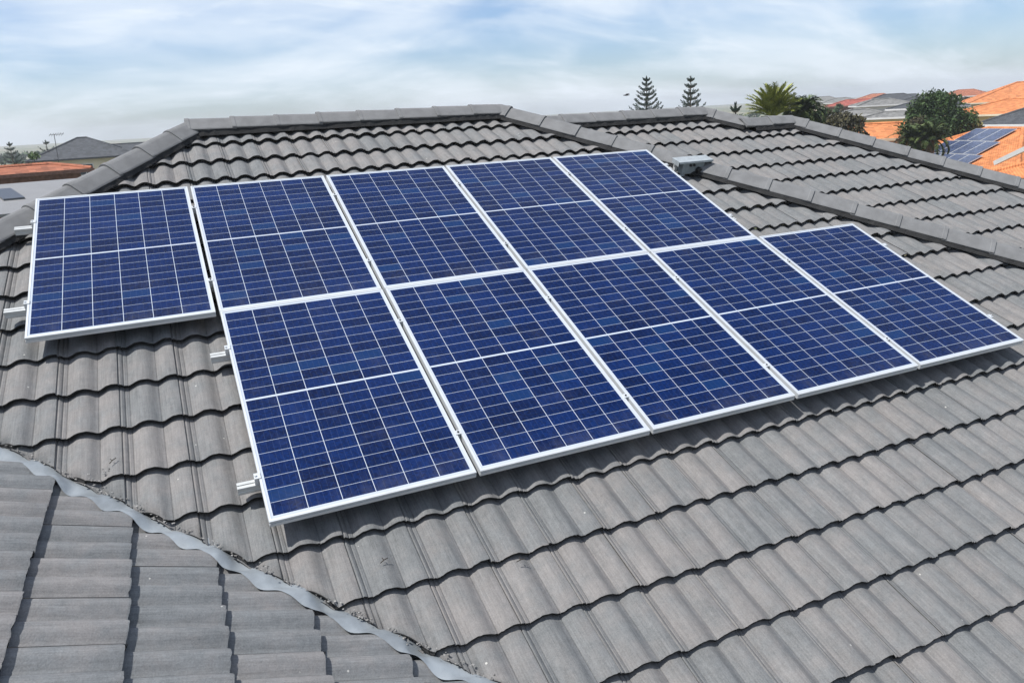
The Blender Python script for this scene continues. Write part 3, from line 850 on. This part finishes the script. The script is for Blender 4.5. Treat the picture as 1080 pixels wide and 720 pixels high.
# ---- right side
# house with solar panels
dn = Vector((-0.98, 0.20, 0)).normalized(); rows_dir = Vector((-dn.y, dn.x, 0)) * 1.0
if rows_dir.dot(RX) < 0: rows_dir = -rows_dir
rL = at(1042, 135.5, 57); rRt = rL + rows_dir * 2.6
hwid = 7.2; pt2 = radians(22)
cen = (rL + rRt) / 2
rot2 = atan2(rows_dir.y, rows_dir.x)
hs = house_at((cen.x, cen.y), 2.6 + 2 * hwid, 2 * hwid, rot2, rL.z - hwid * tan(pt2), pt2, (fr_orange, m_cream, m_white),
         'bright orange tiled house carrying a small grid of solar panels, right edge', story=1)
def far_panels():
    sv = (dn * cos(pt2) - Vector((0, 0, sin(pt2)))); nn = rows_dir.cross(-sv); 
    if nn.z < 0: nn = -nn
    Rm = Matrix((rows_dir, -sv, nn)).transposed()
    m = MB(); m.box((.5, -.82, .02), (.99, 1.63, .035)); fme = m.mesh('frame', m_alu)
    m = MB(); m.add([(.03, -.03, .0395), (.97, -.03, .0395), (.97, -1.61, .0395), (.03, -1.61, .0395)], [(3, 2, 1, 0)])
    cme = m.mesh('cell_glass', mat_plain('distant_cells', (0.045, 0.06, 0.11), .22, spec=.5, var=.3, scale=5))
    names = ['upper', 'middle', 'bottom']
    spec = [(0, range(0, 3)), (1, range(-1, 3)), (2, range(-1, 3))]
    o0 = rL + rows_dir * (-.55) + sv * .30 + nn * .10
    nth = ['first', 'second', 'third', 'fourth']
    for r, cs in spec:
        for q, c_ in enumerate(cs):
            e = 0.65 * 0
            p = o0 + rows_dir * (c_ * 1.02 + r * 0.55) + sv * (r * 1.68)
            ob = empty('solar_panel', p, 'small distant solar panel on the orange roof, %s from the left in the %s row' % (nth[q], names[r]), 'solar panel', 'small panels on the orange neighbour roof', Rm)
            for nm, me in (('frame', fme), ('cell_glass', cme)):
                ch = bpy.data.objects.new(nm, me); COL.objects.link(ch); ch.parent = ob
far_panels()
# nearer roof corner with white gutter, right edge
r3 = facing(1075, radians(-30))
pz = at(1118, 175, 42)
house_at((pz.x, pz.y), 6.5, 5, r3, at(1080, 196, 40).z, radians(20), (fr_orange, m_cream, m_white), 'nearest orange roof with a white gutter, cut by the right edge of the photo', wins=False)
m = MB(); a_ = at(1050, 172, 41); b_ = at(1096, 150, 39)
m.tube([a_, b_], .13, 4); o = m.build('roof_downpipe', m_white); tag(o, 'slanting white pipe across the nearest orange roof, right edge', 'pipe')
# big orange roofs further up the slope
r4 = facing(1060, radians(-18))
c, z = centre_for(1062, 120, 88, 8, r4)
house_at(c, 11, 8, r4, z, radians(17), (fr_orange, m_yel, m_cream), 'long pale orange roofed house right of the big dark tree', story=1)
r5 = facing(1075, radians(8))
c, z = centre_for(1102, 105, 125, 12, r5)
house_at(c, 17, 12, r5, z, radians(21), (fr_orange, m_cream, m_cream), 'highest orange roofed house, top right behind the others', story=1)
c, z = centre_for(1083, 131, 74, 7, facing(1080, radians(-32)))
house_at(c, 8.5, 7, facing(1080, radians(-32)), z, radians(24), (fr_dark, m_grn, m_white), 'charcoal roofed green walled house between two orange roofs, right edge', story=1)
# middle right cluster
c, z = centre_for(938, 146, 62, 6, facing(938, radians(12)))
house_at(c, 9.0, 6, facing(938, radians(12)), z, radians(17), (fr_orange, m_cream, m_cream), 'small vivid orange roof low between the bushy tree and the big dark tree', story=1)
c, z = centre_for(946, 123.5, 92, 4, facing(944, radians(-6)))
house_at(c, 7, 4, facing(944, radians(-6)), z, radians(14), (fr_grey, m_yel, m_white), 'yellow walled house with pale grey roof, just above the vivid orange roof', story=1)
c, z = centre_for(909, 121, 100, 4, facing(905, radians(10)))
house_at(c, 5.5, 4, facing(905, radians(10)), z, radians(15), (fr_grey, m_cream, m_white), 'grey roofed cream house behind the bushy tree, left of the yellow one', story=1)
c, z = centre_for(904, 111, 140, 6, facing(905, radians(0)))
house_at(c, 9.5, 6, facing(905), z, radians(15), (fr_red, m_brick, m_brick), 'dark red roofed brick house on the skyline above the bushy tree', story=2)
c, z = centre_for(942, 107, 150, 7, facing(941, radians(0)))
house_at(c, 10, 7, facing(941), z, radians(18), (fr_dark, m_cream, m_white), 'charcoal roofed white house in the middle of the skyline cluster', story=2)
c, z = centre_for(968, 112, 135, 7, facing(968, radians(-12)))
house_at(c, 10, 7, facing(968, radians(-12)), z, radians(20), (fr_dark, m_cream, m_pale), 'charcoal roofed house partly behind the big dark tree\'s left side', story=2)
c, z = centre_for(934, 110.5, 118, 5, facing(937, radians(14)))
house_at(c, 7, 5, facing(937, radians(14)), z, radians(16), (fr_grey, m_white, m_white), 'small white walled two storey house in the middle of the right background', story=2)
c, z = centre_for(969, 114, 100, 5, facing(969, radians(-20)))
house_at(c, 7, 5, facing(969, radians(-20)), z, radians(16), (fr_dark, m_grn, m_white), 'dark roofed house with green walls just left of the big dark tree', story=2)

# ---- vegetation
def mat_leaf(name, a, b_, rough=.6):
    m, nt, b = newmat(name); t = NT(nt)
    g = t.n('ShaderNodeTexCoord'); geo = t.n('ShaderNodeNewGeometry')
    n = t.noise(g.outputs['Object'], 1.3, 3)
    f = t.m('ADD', t.m('MULTIPLY', geo.outputs['Random Per Island'], .6), t.m('MULTIPLY', n, .5))
    t.l(t.mix(t.ramp(f, .2, .9), a, b_), b.inputs['Base Color'])
    b.inputs['Roughness'].default_value = rough; b.inputs['Specular IOR Level'].default_value = .3
    return m
l_dark = mat_leaf('dark_foliage', (0.013, 0.028, 0.007), (0.048, 0.088, 0.020))
l_olive = mat_leaf('olive_foliage', (0.030, 0.028, 0.014), (0.085, 0.075, 0.032))
l_mid = mat_leaf('green_foliage', (0.05, 0.085, 0.025), (0.13, 0.19, 0.06))
l_palm = mat_leaf('palm_foliage', (0.12, 0.15, 0.02), (0.34, 0.36, 0.08))
l_palmd = mat_leaf('dark_palm_foliage', (0.035, 0.06, 0.018), (0.10, 0.13, 0.04))
l_pine = mat_leaf('norfolk_pine_foliage', (0.022, 0.045, 0.032), (0.06, 0.095, 0.065))
m_bark = mat_plain('bark', (0.11, 0.085, 0.06), .95, var=.3, scale=5)
def leafquad(m, p, sz, rnd, asp=.5):
    a = Vector((rnd.gauss(0, 1), rnd.gauss(0, 1), rnd.gauss(0, 1))).normalized()
    b = a.orthogonal().normalized(); b = Matrix.Rotation(rnd.uniform(0, 6.28), 3, a) @ b
    a = a * sz; b = b * sz * asp
    m.add([p - a, p + b, p + a, p - b], [(0, 1, 2, 3)])
def leafy_tree(base, top, rad, label, mat, n=5000, leaf=.22, clumps=26, seed=1, trunk=.3, name='leafy_tree', squash=.8, low=0.35, cat='tree', group=None):
    """base: point on ground; top z; crown spread rad"""
    rnd = random.Random(seed); b = Vector((base[0], base[1], GZ)); H = top - GZ
    o = empty(name, b, label, cat, group)
    cz = GZ + H * (1 + low) / 2; rz = H * (1 - low) / 2
    t = MB(); cl = []
    for i in range(clumps):
        while True:
            v = Vector((rnd.uniform(-1, 1), rnd.uniform(-1, 1), rnd.uniform(-1, 1)))
            if .15 < v.length < 1: break
        v = v.normalized() * (v.length ** .5) * .80
        cl.append((Vector((b.x + v.x * rad, b.y + v.y * rad, cz + v.z * rz)), rnd.uniform(.22, .42) * min(rad, rz * 1.2)))
    t.tube([b, b + Vector((.1, .05, H * low * .8)), Vector((b.x, b.y, cz))], [trunk, trunk * .8, trunk * .45], 8)
    for c, r in cl:
        if rnd.random() < .7:
            s = Vector((b.x, b.y, GZ + H * rnd.uniform(low * .7, low + .2)))
            t.tube([s, (s + c) / 2 + Vector((rnd.uniform(-.2, .2), rnd.uniform(-.2, .2), -.2)), c], [trunk * .35, trunk * .22, trunk * .08], 5)
    t.build('trunk', m_bark, o, smooth=True)
    m = MB(); per = n // clumps
    for c, r in cl:
        for k in range(per):
            v = Vector((rnd.gauss(0, 1), rnd.gauss(0, 1), rnd.gauss(0, 1))).normalized() * r * (rnd.random() ** .45) * rnd.uniform(.8, 1.15)
            v.z *= squash
            leafquad(m, c + v, leaf * rnd.uniform(.5, 1.2), rnd)
    m.build('crown', mat, o)
    return o
def norfolk(base, topz, label, seed=1, spread=.30, step=.85, leafm=None, group=None, H0=None, dense=1.0):
    rnd = random.Random(seed); b = Vector((base[0], base[1], GZ)); H = topz - GZ
    o = empty('norfolk_pine', b, label, 'tree', group)
    t = MB(); t.tube([b, b + Vector((0, 0, H * .5)), b + Vector((0, 0, H))], [.22, .13, .02], 8)
    m = MB(); z = H - .35; k = 0
    while z > H * .18:
        L = min(2.6, .16 + (H - z) * spread); n = 6; a0 = rnd.uniform(0, 6.28)
        for i in range(n):
            a = a0 + 2 * pi * i / n + rnd.uniform(-.12, .12); d = Vector((cos(a), sin(a), 0)); Lb = L * rnd.uniform(.8, 1.1)
            up = .5 * Lb
            c0 = b + Vector((0, 0, z)); c1 = c0 + d * Lb * .55 + Vector((0, 0, up * .28)); c2 = c0 + d * Lb + Vector((0, 0, up))
            t.tube([c0, c1, c2], [.035, .025, .01], 4, cap=False)
            ns = int((30 + 60 * Lb) * dense)
            for q in range(ns):
                f = rnd.uniform(.12, 1.0); pp = c0.lerp(c1, f / .55) if f < .55 else c1.lerp(c2, (f - .55) / .45)
                sd = d.cross(Vector((0, 0, 1))); w = .10 * Lb ** .6 * (1.15 - abs(f - .6)) 
                pp = pp + sd * rnd.gauss(0, w * .55) + Vector((0, 0, rnd.uniform(-.02, .17)))
                dr = (d * .7 + sd * rnd.uniform(-.8, .8) + Vector((0, 0, .5))).normalized() * rnd.uniform(.08, .15)
                wv = dr.cross(Vector((rnd.random(), rnd.random(), rnd.random()))).normalized() * .035
                m.add([pp, pp + dr * .5 + wv, pp + dr, pp + dr * .5 - wv], [(0, 1, 2, 3)])
        z -= step * rnd.uniform(.85, 1.1); k += 1
    for q in range(60):
        pp = b + Vector((rnd.gauss(0, .03), rnd.gauss(0, .03), H - rnd.uniform(0, .5)))
        m.add([pp, pp + Vector((.03, .02, .12)), pp + Vector((0, 0, .22)), pp + Vector((-.03, 0, .1))], [(0, 1, 2, 3)])
    t.build('trunk', m_bark, o); m.build('crown', leafm or l_pine, o)
def palm(base, crownz, label, n=34, L=2.6, mat=None, seed=1, up=(0.2, 1.35), name='palm_tree', drop=.9, group=None):
    rnd = random.Random(seed); b = Vector((base[0], base[1], GZ)); H = crownz - GZ
    o = empty(name, b, label, 'palm', group)
    t = MB(); N = 14; t.tube([b + Vector((.04 * sin(i), .04 * cos(i * 1.3), H * i / N)) for i in range(N + 1)], [.28 - .06 * i / N + (.03 if i % 2 else 0) for i in range(N + 1)], 10)
    t.build('trunk', m_bark, o)
    c = b + Vector((0, 0, H)); m = MB()
    for i in range(n):
        a = i * 2.399 + rnd.uniform(-.2, .2); d = Vector((cos(a), sin(a), 0)); el = up[0] + (up[1] - up[0]) * ((i + .5) / n) ** .8
        Lf = L * rnd.uniform(.75, 1.1); pts = []; p = c.copy(); e = el
        S_ = 12
        for k in range(S_ + 1):
            pts.append(p.copy()); p = p + (d * cos(e) + Vector((0, 0, sin(e)))) * (Lf / S_); e -= drop / S_ * (1 + k / S_) * (1.3 - .6 * sin(el))
        m.tube(pts, [.03 * (1 - k / (S_ + 2)) + .004 for k in range(S_ + 1)], 4, cap=False)
        sd = d.cross(Vector((0, 0, 1)))
        for k in range(1, S_):
            for j in range(4):
                f = j / 4; q = pts[k].lerp(pts[k + 1], f); td = (pts[k + 1] - pts[k]).normalized()
                ll = .48 * (sin(pi * min(1, (k + f + .8) / (S_ + 1))) ** .6) * L / 2.6 + .08
                for sg in (-1, 1):
                    lv = (td * .75 + sd * sg * rnd.uniform(.55, .9) + Vector((0, 0, rnd.uniform(-.15, .35)))).normalized() * ll
                    wv = lv.cross(Vector((0, 0, 1))).normalized() * .022
                    m.add([q - wv, q + lv * .5 - wv * 1.2 , q + lv, q + wv], [(0, 1, 2, 3)])
    m.build('fronds', mat or l_palm, o)

p = at(682, 82, 78); norfolk(p, p.z, 'left one of the two norfolk pines peeping above the ridge', 1, .42, .47)
p = at(728.5, 82, 76); norfolk(p, p.z, 'right one of the two norfolk pines peeping above the ridge', 25, .36, .56)
p = at(9.5, 151, 120); norfolk(p, p.z, 'grey norfolk pine at the far left edge behind the terracotta roof', 9, .42, .6)
p = at(48, 149, 110); norfolk(p, p.z, 'sparse thin pine beside the antenna, left of the charcoal roof', 15, .6, .8, dense=.5)
p = at(776, 111, 44); norfolk(p, p.z, 'small spindly young pine just above the grey ridge, left of the palms', 12, .22, .5, dense=.5)
p = at(31, 155, 70); leafy_tree(p, p.z, 1.25, 'round green tree between the small pine and the charcoal house', l_mid, 6000, .12, 26, 3)
p = at(15, 166, 66); leafy_tree(p, p.z, 1.2, 'low olive shrub above the terracotta roof at the far left', l_olive, 1800, .2, 14, 4, name='shrub', cat='shrub')
p = at(46, 163, 68); leafy_tree(p, p.z, 1.0, 'dark shrub in front of the charcoal house wall', l_dark, 1800, .2, 14, 14, name='shrub', cat='shrub')
p = at(815, 122, 40); palm(p, p.z - .1, 'bright yellow green palm with upright fronds behind the ridge', 64, 1.62, l_palm, 2, (.45, 1.52), drop=.6)
p = at(847, 119, 42); palm(p, p.z - .1, 'rounded dark green palm right of the bright palm', 80, 1.5, l_palmd, 6, (-.2, 1.5), drop=1.9)
p = at(868, 104.5, 62); leafy_tree(p, p.z, 1.3, 'narrow dark tree right of the two palms', l_dark, 2400, .2, 14, 8)
p = at(893, 110, 52); leafy_tree(p, p.z, 1.75, 'brownish green bushy tree over the back hip, left of the vivid orange roof', l_olive, 5200, .15, 30, 11)
p = at(874, 114, 50); leafy_tree(p, p.z, 1.5, 'dark bushy tree right behind the back hip, beside the palms', l_olive, 3600, .15, 24, 17)
p = at(992, 94.5, 60); leafy_tree(p, p.z, 2.35, 'big dark round tree standing above the houses on the right', l_dark, 22000, .12, 70, 19, trunk=.35, low=.42)
p = at(1012, 103, 61); leafy_tree(p, p.z, 1.35, 'smaller dark tree joined to the right flank of the big dark tree', l_dark, 7000, .12, 30, 23, low=.4)
p = at(968, 114, 58); leafy_tree(p, p.z, 1.15, 'dark brownish tree under the left flank of the big dark tree', l_olive, 5000, .11, 26, 27, low=.4)
p = at(962, 147, 50); palm(p, p.z - .1, 'low grey green palm under the big tree, left one', 40, 1.35, l_palmd, 31, (-.1, 1.4), drop=1.3)
p = at(981, 146, 50); palm(p, p.z - .1, 'low grey green palm under the big tree, right one', 40, 1.4, l_palmd, 33, (-.1, 1.4), drop=1.3)
p = at(1028, 122, 60); leafy_tree(p, p.z, 1.1, 'yellowish shrubby tree between the big dark tree and the orange roofs', mat_leaf('dry_foliage', (.09, .085, .03), (.22, .2, .08)), 3000, .18, 20, 37, low=.3)
p = at(1030, 100, 170); leafy_tree(p, p.z, 4.5, 'distant low tree on the skyline left of the highest orange roof', l_olive, 2600, .45, 20, 39, low=.1)
p = at(930, 140, 50); leafy_tree(p, p.z - 1.2, 1.2, 'small garden shrub under the vivid orange roof', l_mid, 1400, .16, 12, 41, name='shrub', cat='shrub', low=.1)
# more of the suburb beyond: trees filling the gaps between the houses
wood = MB(); rnd = random.Random(50)
for i in range(420):
    px = rnd.uniform(-60, 1200); D = rnd.uniform(170, 420); q = at(px, 150, D)
    if rnd.random() < .5 and 200 < px < 850: continue
    r = rnd.uniform(1.6, 3.2); h = rnd.uniform(2.5, 5.5)
    for k in range(40):
        v = Vector((rnd.gauss(0, 1), rnd.gauss(0, 1), abs(rnd.gauss(0, 1)))).normalized() * r * rnd.uniform(.5, 1)
        leafquad(wood, Vector((q.x + v.x, q.y + v.y, GZ + h * .45 + v.z * .7)), .9, rnd)
for (px, D, w_, mr, ez) in ((868, 230, 9, fr_grey, 107), (884, 200, 8, fr_grey, 108.5), (922, 240, 10, fr_terra, 104.5), (958, 210, 9, fr_dark, 105), (978, 190, 9, fr_grey, 106), (1016, 200, 10, fr_terra, 101.5)):
    rt_ = facing(px, radians(rnd.uniform(-15, 15))); c_, z_e = centre_for(px, ez, D, w_ * .7, rt_)
    house_at(c_, w_, w_ * .7, rt_, z_e, radians(20), (mr, m_cream, m_white), {868: 'far grey roofed house on the skyline above the dark narrow tree', 884: 'far grey roofed house touching the left end of the dark red roof', 922: 'far brown roofed house between the dark red and charcoal roofs', 958: 'far charcoal roofed house on the skyline left of the big dark tree', 978: 'far grey roofed house mostly hidden by the big dark tree', 1016: 'far brown roofed house on the skyline right of the big dark tree'}[px], story=1, wins=False)
for (px, py_, D, r__) in ((918, 103, 150, 2.2), (932, 104, 170, 1.8), (950, 106, 120, 1.6), (962, 101, 160, 2.4), (884, 105, 130, 1.8), (926, 117, 80, .9), (953, 118, 76, 1.0)):
    p = at(px, py_, D)
    leafy_tree(p, p.z, r__, {918: 'small far tree beside the brown far roof', 932: 'small far tree in front of the charcoal skyline roof', 950: 'low tree between the charcoal roofs left of the big dark tree', 962: 'skyline tree touching the big dark tree on its left', 884: 'small tree left of the dark red roof', 926: 'garden bush beside the yellow walled house, left side', 953: 'garden bush beside the yellow walled house, right side'}[px], l_dark, 1400, .14 * D / 60, 14, int(px), low=.25)
tag(wood.build('distant_trees', l_dark), 'distant belt of low dark garden trees across the suburb', 'trees', None, 'stuff')

# ---- bird
p = at(661, 100.5, 45)
o = empty('bird', p, 'tiny dark bird flying left of the norfolk pines', 'bird')
m = MB(); r_ = Vector((RX.x, RX.y, 0)).normalized(); f_ = Vector((RZ.x, RZ.y, 0)).normalized(); z_ = Vector((0, 0, 1))
m.tube([p - r_ * .20, p - r_ * .14, p - r_ * .05, p + r_ * .05, p + r_ * .16], [.008, .026, .04, .032, .010], 8)
for sg in (-1, 1):
    a1 = p + f_ * sg * .03; a2 = p + f_ * sg * .18 + z_ * .08 + r_ * .05; a3 = p + f_ * sg * .36 + z_ * .03 + r_ * .12
    m.add([a1 - r_ * .06, a1 + r_ * .06, a2 + r_ * .06, a3, a2 - r_ * .06, (a1 + a2) / 2 + z_ * .012], [(0, 5, 4), (0, 1, 5), (1, 2, 5), (2, 4, 5), (2, 3, 4)])
m.build('body', mat_plain('bird_plumage', (.06, .06, .065), .8), o)

# ------------------------------------------------------------------ air: thin even haze over the suburb
hz = MB(); hz.box((0, 0, (GZ - 1 + 14) / 2), (3100, 3100, 14 - (GZ - 1)))
hm = bpy.data.materials.new('haze'); hm.use_nodes = True; hn = hm.node_tree; hn.nodes.clear()
ho = hn.nodes.new('ShaderNodeOutputMaterial'); hv = hn.nodes.new('ShaderNodeVolumePrincipled')
hv.inputs['Color'].default_value = (0.95, 0.98, 1.0, 1); hv.inputs['Density'].default_value = 0.0006; hv.inputs['Anisotropy'].default_value = 0.2
hn.links.new(hv.outputs[0], ho.inputs['Volume'])
tag(hz.build('haze', hm), kind='stuff')
